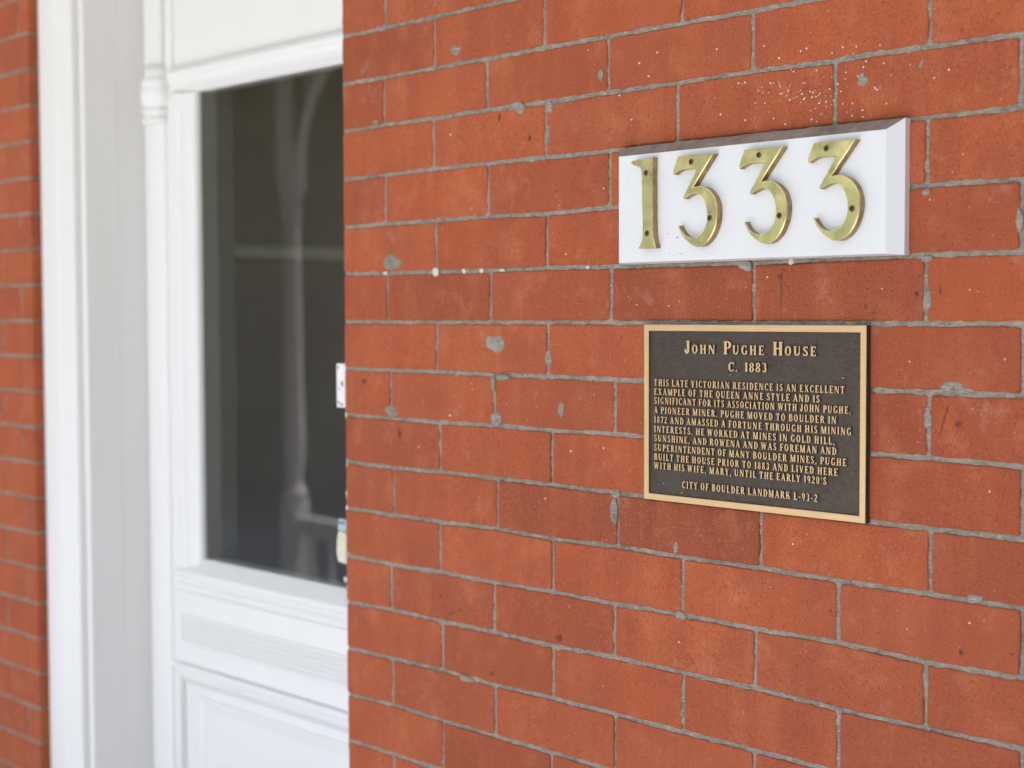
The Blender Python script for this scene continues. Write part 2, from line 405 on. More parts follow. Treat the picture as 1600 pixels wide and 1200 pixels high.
for k in range(K0, K1):
    vis = -5 <= k <= 17
    base = [PITCH / 2 + i * PITCH for i in range(13)] if k % 2 == 0 else [PITCH + i * PITCH for i in range(12)]
    base = [x - .004 for x in base]
    for (u, v) in VJ.get(k, []):
        x, _ = hit(u, v); i = min(range(len(base)), key=lambda q: abs(base[q] - x)); base[i] = x
    if k not in VJ and vis: base = [x + random.uniform(-.004, .004) for x in base]
    js = [-HV + .0005 + (random.uniform(-.0012, .0014) if vis else 0)] + base
    over = k < -9                                            # above the door head the wall runs on
    for c in range(len(js) - 1): brick(k, js[c] + HV, js[c + 1] - HV, c, edge0=(c == 0 and not over), fine=vis and js[c] < 1.5)
    lj = [XL + HV - .0005, -1.020 if k % 2 == 0 else -1.104]
    if vis: lj[1] += random.uniform(-.004, .004)
    while lj[-1] > -2.6: lj.append(lj[-1] - PITCH)
    for c in range(len(lj) - 1): brick(k, lj[c + 1] + HV, lj[c] - HV, c, edge1=(c == 0), fine=vis and lj[c] > -1.3)
    if over:
        n = 5
        for c in range(n): brick(k, XL + c * -XL / n + HV, XL + (c + 1) * -XL / n - HV, c, edge1=True, fine=False)
def mortar_sheet(x0, x1, z0, z1, st):
    nx, nz = max(1, int((x1 - x0) / st)), max(1, int((z1 - z0) / st)); v = []
    for j in range(nz + 1):
        for i in range(nx + 1):
            x = x0 + (x1 - x0) * i / nx; z = z0 + (z1 - z0) * j / nz
            y = .0010 + (.0009 * vn(x * 110, z * 110) + .0009 * vn(x * 260, z * 260) + .0007 * vn(x * 22, z * 22) if st < .01 else 0)
            v.append((x, y, z))
    wall.add(v, [(j * (nx + 1) + i, j * (nx + 1) + i + 1, (j + 1) * (nx + 1) + i + 1, (j + 1) * (nx + 1) + i) for j in range(nz) for i in range(nx)], 1)
ZT, ZB = -K0 * H, -K1 * H
mortar_sheet(.0012, 1.30, -1.15, .36, .0026)
mortar_sheet(1.30, 2.66, -1.15, .36, .05); mortar_sheet(.0012, 2.66, .36, ZT, .2); mortar_sheet(.0012, 2.66, ZB, -1.15, .2)
mortar_sheet(-1.25, XL - .0012, -1.15, .36, .006)
mortar_sheet(-2.6, -1.25, -1.15, .36, .2); mortar_sheet(-2.6, XL - .0012, .36, ZT, .2); mortar_sheet(-2.6, XL - .0012, ZB, -1.15, .2)
mortar_sheet(XL - .0012, .0012, 9 * H, ZT, .2)
# mortar returns in the door reveal
for xx in (.0032, XL - .0032): wall.add([(xx, .0009, ZB), (xx, .105, ZB), (xx, .105, ZT), (xx, .0009, ZT)], [(0, 1, 2, 3)], 1)
# mortar smears, paint flecks and pits, each with its own outline
R2 = random.Random(3)
def blob(u, v, w, h, m, th=.0007, n=30, jit=.3, skew=0.):
    x, z = hit(u, v); xa, _ = hit(u - w / 2, v); xb, _ = hit(u + w / 2, v); _, za = hit(u, v - h / 2); _, zb = hit(u, v + h / 2)
    rx, rz = abs(xb - xa) / 2, abs(za - zb) / 2; hs = [(R2.uniform(0, 6.28), R2.uniform(-1, 1) / (.6 + .4 * q)) for q in range(1, 7)]
    a = [1 + jit * sum(w * math.cos((q + 1) * 2 * math.pi * i / n + p) for q, (p, w) in enumerate(hs)) * .6 for i in range(n)]
    rings = []
    for s_, yy in ((1, -.0008), (.93, -.0012 - th * .6), (.6, -.0012 - th)):
        rings.append([(x + rx * s_ * a[i] * math.cos(2 * math.pi * i / n) + skew * rx * s_ * math.sin(2 * math.pi * i / n), yy, z + rz * s_ * a[i] * math.sin(2 * math.pi * i / n)) for i in range(n)])
    f = [(q * n + i, q * n + (i + 1) % n, (q + 1) * n + (i + 1) % n, (q + 1) * n + i) for q in range(2) for i in range(n)] + [tuple(2 * n + i for i in range(n))]
    wall.add([p for g in rings for p in g], f, m)
for a in [(613, 410, 27, 24), (775, 537, 29, 28), (713, 80, 15, 16), (940, 116, 9, 17), (806, 166, 26, 11), (814, 170, 14, 14), (1349, 124, 17, 19), (612, 644, 17, 20), (777, 654, 18, 20), (729, 1061, 22, 9), (1525, 934, 26, 10), (1487, 604, 34, 16), (1500, 610, 46, 9), (1474, 612, 40, 8), (1450, 470, 13, 32), (1594, 345, 12, 34), (1057, 857, 6, 22), (785, 590, 20, 10), (1452, 655, 12, 30), (1240, 406, 60, 10), (1165, 415, 22, 16), (860, 168, 9, 18), (961, 800, 12, 40), (878, 640, 9, 24), (1064, 962, 18, 12), (588, 191, 8, 6), (1447, 300, 12, 10), (963, 772, 14, 14), (1449, 405, 18, 12), (858, 560, 10, 28), (772, 600, 6, 26), (856, 210, 8, 28)]:
    blob(*a, 1)
for a in [(682, 425, 10, 13), (603, 427, 7, 6), (726, 424, 6, 8), (754, 423, 7, 7), (786, 422, 8, 5), (920, 418, 6, 5), (1237, 409, 9, 9), (541, 905, 5, 9), (542, 940, 6, 9)]:
    blob(*a, 2, th=.0012, jit=.3)
fl = [(1205, 130), (1186, 142), (1233, 142), (1220, 135), (1166, 130), (1165, 129), (1155, 130), (1241, 112), (1277, 110), (1258, 130), (1254, 147), (1257, 155), (1267, 143), (1271, 145), (1282, 146), (1297, 139), (1276, 151), (1270, 152), (1281, 161), (1292, 159), (1235, 156), (1181, 161), (1196, 161), (1310, 131), (1315, 143), (1318, 162), (1333, 162), (1332, 181), (1349, 172), (1349, 183), (1269, 187), (1277, 190), (1284, 178), (1210, 185), (1228, 194), (1165, 188), (1127, 179), (1121, 77), (1218, 91), (1195, 72), (1252, 80), (1261, 76), (1301, 83), (1318, 74), (1317, 74), (1339, 73), (1354, 96), (1350, 105), (1382, 99), (1376, 71), (1461, 122), (1484, 109), (1368, 137), (1371, 140), (1386, 162), (1506, 241), (1341, 119), (1323, 113), (1304, 157), (1000, 99), (1028, 82), (1014, 119), (969, 149), (988, 187), (944, 294), (885, 397), (1454, 312), (1422, 565), (1571, 561), (1516, 453), (1379, 451), (944, 700), (1547, 768), (704, 649), (1418, 983), (1516, 973), (1062, 1003), (655, 698), (1200, 433), (996, 476), (1046, 478), (893, 705), (705, 210), (1128, 405), (853, 779), (1240, 850)]
for (u, v) in fl: blob(u, v, R2.uniform(1.8, 3.3), R2.uniform(2.0, 3.9), 2, th=.0003, n=8, jit=.25)
for _ in range(55):
    u = R2.gauss(1265, 55); v = R2.gauss(150, 34)
    if v > 70 and not (v > 195 - (u - 1170) * .09): blob(u, v, R2.uniform(1.2, 2.4), R2.uniform(1.2, 2.6), 2, th=.0002, n=6)
for _ in range(35): blob(R2.uniform(560, 1590), R2.uniform(75, 1125), R2.uniform(.9, 1.6), R2.uniform(1.0, 1.9), 2, th=.0002, n=6)
for a in [(781, 184, 4, 11), (828, 215, 5, 10), (625, 679, 6, 16), (874, 996, 10, 10), (878, 914, 4, 9), (1503, 1019, 8, 10), (1498, 664, 11, 9), (837, 895, 4, 6), (818, 865, 4, 6), (720, 953, 4, 3), (769, 1052, 4, 6), (672, 1077, 5, 7), (1218, 432, 5, 7), (841, 547, 6, 6), (570, 597, 7, 10), (1353, 480, 5, 9), (1433, 459, 7, 10), (1470, 455, 4, 14), (1296, 1098, 8, 5), (1013, 1008, 4, 4), (1298, 955, 5, 4), (690, 930, 4, 4), (1276, 1084, 4, 5), (1582, 1022, 5, 4), (1050, 895, 6, 4), (1366, 489, 7, 5), (975, 785, 5, 3)]:
    blob(*a, 3, th=.00005, n=12, jit=.45)
for (u0, v0, u1, v1) in [(1482, 637, 1468, 682), (876, 911, 881, 919), (700, 961, 719, 953), (1222, 425, 1221, 485), (1223, 420, 1232, 424)]:
    (xa, za), (xb, zb) = hit(u0, v0), hit(u1, v1); d = Vector((xb - xa, zb - za)).normalized() * .0006
    wall.add([(xa - d.y, -.0016, za + d.x), (xa + d.y, -.0016, za - d.x), (xb + d.y * .4, -.0016, zb - d.x * .4), (xb - d.y * .4, -.0016, zb + d.x * .4)], [(0, 1, 2, 3)], 3)
wall_o = wall.build('brick_wall', [BRICK, MORTAR, SPECK, STAIN, MORTAR, HAZE], tone=True)
tag(wall_o, 'red brick house wall with grey mortar joints on both sides of the white door', 'brick wall')

# ------------------------------------------------------------------ door frame (fixed white woodwork round the door)
YD = .155
frame = thing('door_frame', (-.5, .05, 0), 'white painted wooden door casing set back inside the brick opening', 'door frame')
XJ = -.8258
b = MB()
b.sweep([(XL + .002, .10), (XL + .002, .0200), (XL + .004, .0180), (-.905, .0180), (-.902, .0195), (-.896, .0195), (-.893, .0180), (-.8465, .0180), (-.8432, .0195), (-.842, .023), (-.842, .10)], -1.8, 9 * H - .002, 2)
fix_normals(b.build('casing', TRIM, frame))
b = MB(); prof = [(-.8415, .10), (-.8415, .036)]
for i in range(7):
    a = math.pi * i / 6; prof.append((-.8338 - .0078 * math.cos(a), .0352 - .0042 * math.sin(a)))
prof += [(XJ, .036), (XJ, .10)]
b.sweep(prof, -1.8, 9 * H - .09, 2); fix_normals(b.build('bead', TRIM, frame))
b = MB(); b.box(-.90, XJ, .1005, .30, -1.8, 9 * H - .002, 0, 0); b.box(-.8412, XJ - .0006, .0365, .1003, -1.8, 9 * H - .002)
b.build('jamb', TRIM, frame)
b = MB(); b.box(XJ + .0005, -.004, .04, .14, 9 * H - .095, 9 * H - .002, 0, .004); b.build('head', TRIM, frame)
# right hand jamb lining: its ragged painted edge just shows past the brick corner
b = MB(); pr = []
zs = np.linspace(-1.8, 9 * H - .002, 420)
v = []
for z in zs:
    e = .0012 + .0026 * max(0, vn(z * 95, 3.3)) + .0022 * max(0, vn(z * 230, 8.1)) if z < -.455 else .0004
    v += [(-.0045 - e, .0065, z), (-.0045 - e, .30, z), (.0, .0065, z)]
f = []
for i in range(len(zs) - 1):
    a = i * 3; f += [(a, a + 1, a + 4, a + 3), (a + 2, a, a + 3, a + 5)]
b.add(v, f); b.build('jamb', TRIM, frame)
b = MB(); b.box(XJ, 0, .06, .30, -1.8, -1.765, 0, .004); b.build('threshold', DECK, frame)

# ------------------------------------------------------------------ the door
DB, DT = -1.755, 9 * H - .10
XR = -.012
door = thing('front_door', (-.42, YD, .045), 'white panelled wooden door with one large dark glass pane', 'door')
GX0, GX1 = -.655, -.115                                   # glass opening
GZ0, GZ1 = -.776, .0746
b = MB()
b.box(XJ + .002, -.7225, YD, YD + .045, DB, DT, 0, .002)
b.build('stile', WHITE, door)
b = MB(); b.box(GX1 + .067, XR, YD, YD + .045, DB, DT, 0, .002); b.build('stile', WHITE, door)
# half round pilaster strips with their carved stops
def pilaster(xc):
    b = MB(); pr = [(xc - .034, YD + .002)]
    for i in range(13):
        a = math.pi * i / 12; pr.append((xc - .034 * math.cos(a), YD - .012 * math.sin(a) ** .7))
    pr.append((xc + .034, YD + .002))
    b.sweep(pr, DB + .002, .026, 2); fix_normals(b.build('pilaster', WHITE, door))
    b = MB()
    prof = [(.034, .024), (.0365, .028), (.0365, .034), (.031, .036), (.030, .040), (.031, .043), (.0365, .045), (.037, .050), (.031, .053), (.034, .060), (.0385, .068), (.040, .077), (.039, .087), (.035, .095), (.036, .0975), (.037, .099), (.037, .1035), (.0335, .1055), (.030, .115), (.0275, .131)]
    k = len(prof); v = []; n = 16
    for r, z in prof:
        for i in range(n + 1):
            a = math.pi * i / n; v.append((xc - (min(r, .0335) if math.cos(a) > 0 else r * 1.06) * math.cos(a), YD + .001 - .8 * r * math.sin(a), z))
    f = [(j * (n + 1) + i, j * (n + 1) + i + 1, (j + 1) * (n + 1) + i + 1, (j + 1) * (n + 1) + i) for j in range(k - 1) for i in range(n)]
    f += [tuple(range(n + 1)), tuple((k - 1) * (n + 1) + i for i in range(n + 1))]
    b.add(v, f); fix_normals(b.build('carved_corbel', WHITE, door, smooth=True))
    b = MB(); b.box(xc - .026, xc + .026, YD - .010, YD + .001, .131, DT - .002, 0, .003); b.build('upper_strip', WHITE, door)
pilaster(-.7725); pilaster(-.012 - .034)
# top: flat frieze and the projecting moulding over the glass
b = MB(); b.box(-.7222, GX1 + .0668, YD + .004, YD + .045, .124, DT, 0, .002); b.build('top_rail', TRIM, door)
b = MB()
b.sweep([(YD + .042, .1232), (YD - .002, .1232), (YD - .010, .117), (YD - .014, .110), (YD - .012, .104), (YD - .010, .1025), (YD - .010, .100), (YD - .006, .092), (YD - .002, .0885), (YD - .002, .086), (YD + .012, .0746), (YD + .042, .0746)], -.7215, GX1 + .0665, 0)
fix_normals(b.build('top_moulding', WHITE, door))
# vertical mouldings beside the glass
def side_mould(x0, sx):
    b = MB(); q = [(0, .042), (0, .006), (.004, .004), (.006, -.003), (.010, -.005), (.030, -.005), (.034, -.003), (.037, .001), (.060, .003), (.064, .006), (.067, .010), (.067, .042)]
    b.sweep([(x0 + sx * x, YD + y) for x, y in q], GZ0 - .024, .0742, 2); fix_normals(b.build('glass_moulding', WHITE, door))
side_mould(-.722, 1); side_mould(GX1 + .0665, -1)
# below the glass: sloping ledge, moulding, rail with reeded band
b = MB()
b.sweep([(YD + .042, GZ0 + .001), (YD + .014, GZ0), (YD - .010, -.798), (YD - .012, -.801), (YD - .012, -.808), (YD - .008, -.811), (YD - .007, -.815), (YD - .008, -.819), (YD - .004, -.824), (YD - .002, -.8285), (YD - .0035, -.832), (YD - .003, -.836), (YD + .001, -.839), (YD + .042, -.839)], -.7215, GX1 + .0665, 0)
fix_normals(b.build('sill_ledge', WHITE, door))
b = MB(); b.box(-.7222, GX1 + .0668, YD, YD + .045, -.9725, -.8395, 0, .0012); b.build('bottom_rail', WHITE, door)
b = MB()
prof = [(YD + .001, -.936)]
for j in range(6):
    zc = -.931 + j * .0092
    for i in range(7):
        a = -math.pi / 2 + math.pi * i / 6; prof.append((YD - .0005 - .0042 * math.cos(a), zc + .0042 * math.sin(a)))
prof.append((YD + .001, -.8795))
b.sweep(prof, -.7095, GX1 + .055, 0); fix_normals(b.build('reeded_band', WHITE, door))
b = MB()
b.box(-.7215, GX1 + .0665, YD + .014, YD + .042, -1.66, -.9727)
b.build('panel', WHITE, door)
b = MB()
def ring(x0, x1, z0, z1, prof):
    """picture-frame moulding; prof = (inset, y) from outer edge inwards"""
    v = []; n = len(prof)
    for (cx, cz, sx, sz) in ((x0, z0, 1, 1), (x1, z0, -1, 1), (x1, z1, -1, -1), (x0, z1, 1, -1)):
        for i_, y in prof: v.append((cx + sx * i_, y, cz + sz * i_))
    b.add(v, [(c * n + i, c * n + i + 1, ((c + 1) % 4) * n + i + 1, ((c + 1) % 4) * n + i) for c in range(4) for i in range(n - 1)])
ring(-.7640, GX1 + .10, -1.655, -.9735, [(0, YD + .012), (.0005, YD - .002), (.003, YD - .006), (.010, YD - .006), (.013, YD + .000), (.020, YD + .002), (.026, YD - .001), (.031, YD + .004), (.040, YD + .012), (.042, YD + .0145)])
ring(-.6800, GX1 + .022, -1.61, -1.030, [(0, YD + .0145), (.002, YD + .011), (.006, YD + .0095), (.022, YD + .0125), (.024, YD + .013), (.024, YD + .0148)])
b.build('panel_moulding', WHITE, door)
b = MB(); b.box(-.7222, GX1 + .0668, YD, YD + .045, DB, -1.662, 0, .002); b.build('kick_rail', WHITE, door)
b = MB(); b.add([(GX0 - .004, YD + .018, GZ0 - .004), (GX1 + .004, YD + .018, GZ0 - .004), (GX1 + .004, YD + .018, GZ1 + .006), (GX0 - .004, YD + .018, GZ1 + .006)], [(0, 1, 2, 3)])
b.build('glass_pane', GLASS, door)
b = MB(); b.box(-.69, GX0 + .0012, YD + .0455, .242, GZ0 - .1, GZ1 + .1); b.box(GX0 + .0002, GX0 + .0012, YD + .0192, YD + .0454, GZ0 + .0014, GZ1 - .0006); b.box(GX1 + .001, GX1 + .05, YD + .0455, .242, GZ0 - .1, GZ1 + .1)
b.box(-.69, GX1 + .05, YD + .0455, .242, GZ1 + .101, GZ1 + .14); b.box(-.69, GX1 + .05, YD + .0455, .242, GZ0 - .14, GZ0 - .101)
b.build('inner_lining', GREYWOOD, door)

# ------------------------------------------------------------------ hallway behind the glass
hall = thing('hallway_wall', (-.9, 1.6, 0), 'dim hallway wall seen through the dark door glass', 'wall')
b = MB(); b.box(-1.10, -.95, .31, 3.2, -1.8, .85); b.box(-.95, 1.2, 3.05, 3.2, -1.8, .85); b.box(1.2, 1.35, .31, .7, -1.8, .85); b.box(1.2, 1.35, 2.5, 3.2, -1.8, .85); b.box(1.2, 1.35, .7, 2.5, -1.8, -1.1); b.box(1.2, 1.35, .7, 2.5, .4, .85); b.box(-1.1, 1.35, .31, 3.2, .85, .95)  # gap in the unseen right wall is added to let daylight into the hall
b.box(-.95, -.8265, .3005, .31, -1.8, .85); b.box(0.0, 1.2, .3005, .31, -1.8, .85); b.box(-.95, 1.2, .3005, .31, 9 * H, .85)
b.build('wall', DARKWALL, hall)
b = MB(); b.sweep([(-.949, -.218), (-.93, -.214), (-.925, -.205), (-.925, -.190), (-.932, -.180), (-.949, -.178)], .32, 3.0, 1)
v2 = [(x, y, z) for x, y, z in b.v]; b.v = v2; fix_normals(b.build('wall_rail', RAILP, hall))
b = MB(); b.box(-.95, 1.2, .305, 3.05, -1.85, -1.80); structure(b.build('hallway_floor', FLOORW))

# ------------------------------------------------------------------ small fittings on the reveal, beyond the brick corner
b = MB(); b.box(-.027, -.0065, .0045, .0085, -.4635, -.3995, 0, .0012)
for x, z, a, c in ((-.0225, -.4052, .0016, .0022), (-.013, -.4285, .0022, .0040), (-.0195, -.4360, .0011, .0016), (-.021, -.4560, .0025, .0014), (-.014, -.4590, .0030, .0018)): b.disc(x, z, 1.0, .0046, .0040, 1, 11, 0, .6, .3, a, c)
o = b.build('wall_plate', [WHITE, SCUFF], loc=(-.016, .006, ZO - .4635))
tag(o, 'small white scuffed plate poking out past the brick corner, halfway up the glass', 'plate')
t = thing('door_latch', (-.016, .006, ZO - .692), 'small cream and pale blue worn fitting at the brick corner near the glass bottom', 'latch')
b = MB(); b.prism([(-.027, -.690), (-.0075, -.692), (-.0065, -.655), (-.008, -.646), (-.026, -.645), (-.030, -.660), (-.031, -.675)], .012, .0045, 0, None, .0012, .001); b.build('lever', CREAM, t)
b = MB(); b.box(-.0265, -.0075, .004, .0115, -.6445, -.6265, 0, .0015); b.box(-.024, -.009, .0036, .0041, -.6335, -.6305, 1); b.build('cover', [BLUISH, SCUFF], t)

# ------------------------------------------------------------------ house number sign
sign = thing('house_number_sign', (.742, -.005, ZO - .2705), 'white painted board carrying the brass numerals 1333', 'sign')
fx0, fx1, fz0, fz1, NYF = .5570, .9192, -.2690, -.1455, -.0200
ox0, ox1, oz0, oz1 = .5475, .9345, -.2705, -.1345
b = MB()
sl = .0092
v = [(ox0, 0.0, oz0), (ox1, 0.0, oz0), (ox1, 0.0, oz1), (ox0, 0.0, oz1), (ox0, -sl, oz0), (ox1, -sl, oz0), (ox1, -sl, oz1), (ox0, -sl, oz1),
     (fx0, NYF, fz0), (fx1, NYF, fz0), (fx1, NYF, fz1), (fx0, NYF, fz1)]
b.add(v, [(0, 1, 5, 4), (1, 2, 6, 5), (3, 0, 4, 7), (4, 5, 9, 8), (5, 6, 10, 9), (7, 4, 8, 11), (8, 9, 10, 11)])
b.add(v, [(2, 3, 7, 6), (6, 7, 11, 10)], 1)
for (x, z, r) in [(.5700, -.1740, .0006), (.6465, -.2425, .0009), (.6350, -.2600, .0006), (.6420, -.2625, .0005), (.6480, -.2600, .0005), (.6520, -.2612, .0006), (.6640, -.1805, .0005), (.6330, -.2380, .0007)]:
    b.disc(x, z, r, NYF + .001, NYF - .0002, 2, 7, 0, .6, .3)
o = b.build('board', [BOARD, DIRT, STAIN], sign)
bv = o.modifiers.new('bevel', 'BEVEL'); bv.width = .0009; bv.segments = 2; bv.limit_method = 'ANGLE'; bv.angle_limit = rad(20)
ONE = [(.5826, -.1538), (.5836, -.1570), (.5875, -.1583), (.5935, -.1603), (.5966, -.1613), (.5982, -.1640), (.5988, -.1750), (.5994, -.2075), (.6003, -.2327), (.5998, -.2426), (.5984, -.2462), (.5965, -.2490), (.5940, -.2515), (.5938, -.2538), (.6190, -.2540), (.6206, -.2527), (.6190, -.2497), (.6176, -.2460), (.6164, -.2410), (.6156, -.2301), (.6152, -.1975), (.6152, -.1649), (.6155, -.1508), (.6136, -.1514), (.6056, -.1527), (.5938, -.1530), (.5875, -.1531)]
TH = [(.8365, -.1531), (.8620, -.1532), (.8880, -.1534), (.8788, -.1643), (.8680, -.1770), (.8585, -.1886), (.8634, -.1879), (.8680, -.1880), (.8716, -.1885), (.8754, -.1896), (.8790, -.1914), (.8826, -.1938), (.8857, -.1967), (.8882, -.1999), (.8903, -.2032), (.8918, -.2070), (.8929, -.2110), (.8934, -.2150), (.8935, -.2188), (.8932, -.2228), (.8926, -.2264), (.8917, -.2302), (.8904, -.2340), (.8887, -.2379), (.8864, -.2416), (.8835, -.2457), (.8801, -.2491), (.8762, -.2518), (.8720, -.2536), (.8680, -.2543), (.8639, -.2543), (.8597, -.2534), (.8556, -.2516), (.8512, -.2489), (.8472, -.2458), (.8440, -.2429), (.8412, -.2397), (.8392, -.2366), (.8376, -.2336), (.8352, -.2302), (.8378, -.2300), (.8390, -.2324), (.8406, -.2347), (.8428, -.2375), (.8454, -.2399), (.8480, -.2417), (.8508, -.2430), (.8538, -.2439), (.8567, -.2442), (.8604, -.2442), (.8638, -.2436), (.8675, -.2421), (.8708, -.2400), (.8734, -.2372), (.8754, -.2343), (.8769, -.2311), (.8779, -.2276), (.8785, -.2232), (.8785, -.2189), (.8779, -.2148), (.8770, -.2111), (.8757, -.2075), (.8740, -.2041), (.8721, -.2014), (.8699, -.1991), (.8674, -.1973), (.8646, -.1963), (.8622, -.1959), (.8599, -.1960), (.8570, -.1964), (.8540, -.1972), (.8492, -.1989), (.8447, -.2009), (.8431, -.1994), (.8455, -.1962), (.8481, -.1928), (.8530, -.1854), (.8590, -.1768), (.8646, -.1686), (.8597, -.1683), (.8540, -.1680), (.8479, -.1679), (.8435, -.1681), (.8396, -.1687), (.8368, -.1696), (.8342, -.1707), (.8320, -.1719), (.8300, -.1730), (.8288, -.1714), (.8306, -.1667), (.8323, -.1621), (.8344, -.1575)]
def numeral(out, dx, screws, label):
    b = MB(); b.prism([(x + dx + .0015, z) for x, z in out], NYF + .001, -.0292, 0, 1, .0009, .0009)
    o = b.build('numeral', [BRASS, SIDE], sign); o['label'] = label
    for (x, z) in screws:
        x += .0015
        b = MB(); n = 16
        b.disc(x, z, .0038, -.0289, -.0295, 2, n, .0003, .8)
        b.disc(x, z, .0031, -.0292, -.0299, 0, n, .0003, .75)
        b.disc(x, z, .0013, -.0296, -.0303, 1, 6)
        s = b.build('screw', [SCREW, SLOT, SIDE], o)
numeral(ONE, 0, [(.6063, -.1684), (.6078, -.2369)], 'brass numeral 1 on the white board')
numeral(TH, .6530 - .8365, [(.6730, -.1606), (.6997, -.2237)], 'brass numeral 3 next to the 1')
numeral(TH, .7464 - .8365, [(.7667, -.1603), (.7938, -.2257)], 'brass numeral 3 in the middle of the three')
numeral(TH, 0, [(.8530, -.1600), (.8846, -.2230)], 'brass numeral 3 beside the board\'s bevelled right end')

# ------------------------------------------------------------------ bronze plaque with raised lettering
S, T, SH, SO = .20, .095, .065, .045
class G:
    def __init__(s): s.p = []
    def rect(s, x0, x1, y0, y1): s.p.append([(x0, y0), (x1, y0), (x1, y1), (x0, y1)]); return s
    def stem(s, x, y0=0., y1=1., bt=1, tp=1, w=None):
        w = S if w is None else w; s.rect(x - w / 2, x + w / 2, y0, y1)
        if bt: s.rect(x - w / 2 - SO, x + w / 2 + SO, y0, y0 + SH)
        if tp: s.rect(x - w / 2 - SO, x + w / 2 + SO, y1 - SH, y1)
        return s
    def serif(s, x, y, w=.13):
        return s.rect(x - w, x + w, y, y + SH) if y < .5 else s.rect(x - w, x + w, y - SH, y)
    def diag(s, x0, y0, x1, y1, w): s.p.append([(x0 - w / 2, y0), (x0 + w / 2, y0), (x1 + w / 2, y1), (x1 - w / 2, y1)]); return s
    def arc(s, cx, cy, rx, ry, a0, a1, wx=None, wy=None):
        wx = S if wx is None else wx; wy = T if wy is None else wy; n = max(6, int(abs(a1 - a0) / 18))
        an = [rad(a0 + (a1 - a0) * i / n) for i in range(n + 1)]
        o = [(cx + rx * math.cos(a), cy + ry * math.sin(a)) for a in an]; q = [(cx + (rx - wx) * math.cos(a), cy + (ry - wy) * math.sin(a)) for a in an]
        for i in range(n): s.p.append([o[i], o[i + 1], q[i + 1], q[i]])
        return s
GL = {}
def gl(c, adv): g = G(); GL[c] = (g, adv); return g
gl('A', .78).diag(.13, 0, .39, 1, T).diag(.63, 0, .37, 1, S).rect(.22, .56, .28, .28 + T).serif(.13, 0, .12).serif(.63, 0, .15)
gl('B', .70).stem(.20).rect(.2, .40, 1 - T, 1).rect(.2, .42, .48, .48 + T).rect(.2, .42, 0, T).arc(.38, .76, .24, .24, -90, 90, .18).arc(.40, .265, .27, .265, -90, 90)
gl('C', .70).arc(.38, .5, .34, .51, 45, 315).rect(.60, .655, .68, .99).rect(.60, .655, .10, .26)
gl('D', .76).stem(.20).rect(.2, .40, 1 - T, 1).rect(.2, .40, 0, T).arc(.38, .5, .34, .5, -90, 90)
gl('E', .66).stem(.20).rect(.2, .60, 1 - T, 1).rect(.2, .48, .46, .46 + T).rect(.2, .62, 0, T).rect(.55, .61, .76, 1).rect(.57, .63, 0, .26).rect(.44, .49, .38, .62)
gl('F', .62).stem(.20).rect(.2, .60, 1 - T, 1).rect(.2, .48, .46, .46 + T).rect(.55, .61, .76, 1).rect(.44, .49, .38, .62)
gl('G', .76).arc(.38, .5, .34, .51, 45, 320).rect(.60, .655, .68, .99).stem(.60, .06, .44, 0, 1, .17)
gl('H', .82).stem(.20).stem(.62).rect(.2, .62, .46, .46 + T)
gl('I', .40).stem(.20)
gl('J', .52).stem(.32, .22, 1, 0, 1).arc(.22, .22, .20, .24, 180, 360, .19, .10).rect(.02, .15, .2, .34)
gl('K', .80).stem(.20).diag(.30, .40, .60, 1, T).diag(.66, 0, .42, .62, S).serif(.62, 1, .13).serif(.66, 0, .13)
gl('L', .64).stem(.20).rect(.2, .60, 0, T).rect(.55, .61, 0, .30)
gl('M', .98).stem(.14, 0, 1, 1, 1, T).diag(.46, 0, .20, 1, S).diag(.46, 0, .74, 1, T).stem(.78)
gl('N', .84).stem(.14, 0, 1, 1, 1, T).diag(.64, 0, .18, 1, S).stem(.68, 0, 1, 0, 1, T)
gl('O', .78).arc(.38, .5, .34, .51, 0, 360)
gl('P', .66).stem(.20).rect(.2, .40, 1 - T, 1).rect(.2, .40, .42, .42 + T).arc(.38, .71, .27, .29, -90, 90)
gl('Q', .78).arc(.38, .5, .34, .51, 0, 360).diag(.62, -.22, .40, .10, .14)
gl('R', .76).stem(.20).rect(.2, .40, 1 - T, 1).rect(.2, .40, .46, .46 + T).arc(.38, .73, .25, .27, -90, 90).diag(.64, 0, .40, .5, S).serif(.66, 0, .11)
gl('S', .60).arc(.30, .745, .24, .265, 25, 250, .17, .10).arc(.31, .265, .25, .275, 75, -155, .18, .10).diag(.44, .36, .17, .66, .2).rect(.46, .515, .72, .99).rect(.05, .105, .02, .28)
gl('T', .70).stem(.34, 0, 1, 1, 0).rect(.04, .64, 1 - T, 1).rect(.04, .10, .72, 1).rect(.58, .64, .72, 1)
gl('U', .80).stem(.18, .3, 1, 0, 1).stem(.63, .3, 1, 0, 1, T).arc(.375, .32, .295, .33, 180, 360, .19, .10)
gl('V', .74).diag(.38, 0, .14, 1, S).diag(.38, 0, .61, 1, T).serif(.14, 1, .14).serif(.61, 1, .11)
gl('W', 1.06).diag(.32, 0, .14, 1, S * .9).diag(.32, 0, .53, 1, T).diag(.70, 0, .50, 1, S * .9).diag(.70, 0, .91, 1, T).serif(.14, 1, .14).serif(.91, 1, .11).serif(.51, 1, .12)
gl('X', .76).diag(.60, 0, .16, 1, S).diag(.14, 0, .58, 1, T).serif(.16, 1, .13).serif(.58, 1, .11).serif(.14, 0, .11).serif(.60, 0, .13)
gl('Y', .74).stem(.37, 0, .5, 1, 0).diag(.37, .42, .14, 1, S).diag(.37, .42, .60, 1, T).serif(.14, 1, .13).serif(.60, 1, .11)
gl('1', .42).stem(.22, 0, 1, 0, 0).rect(.07, .17, .78, .86)
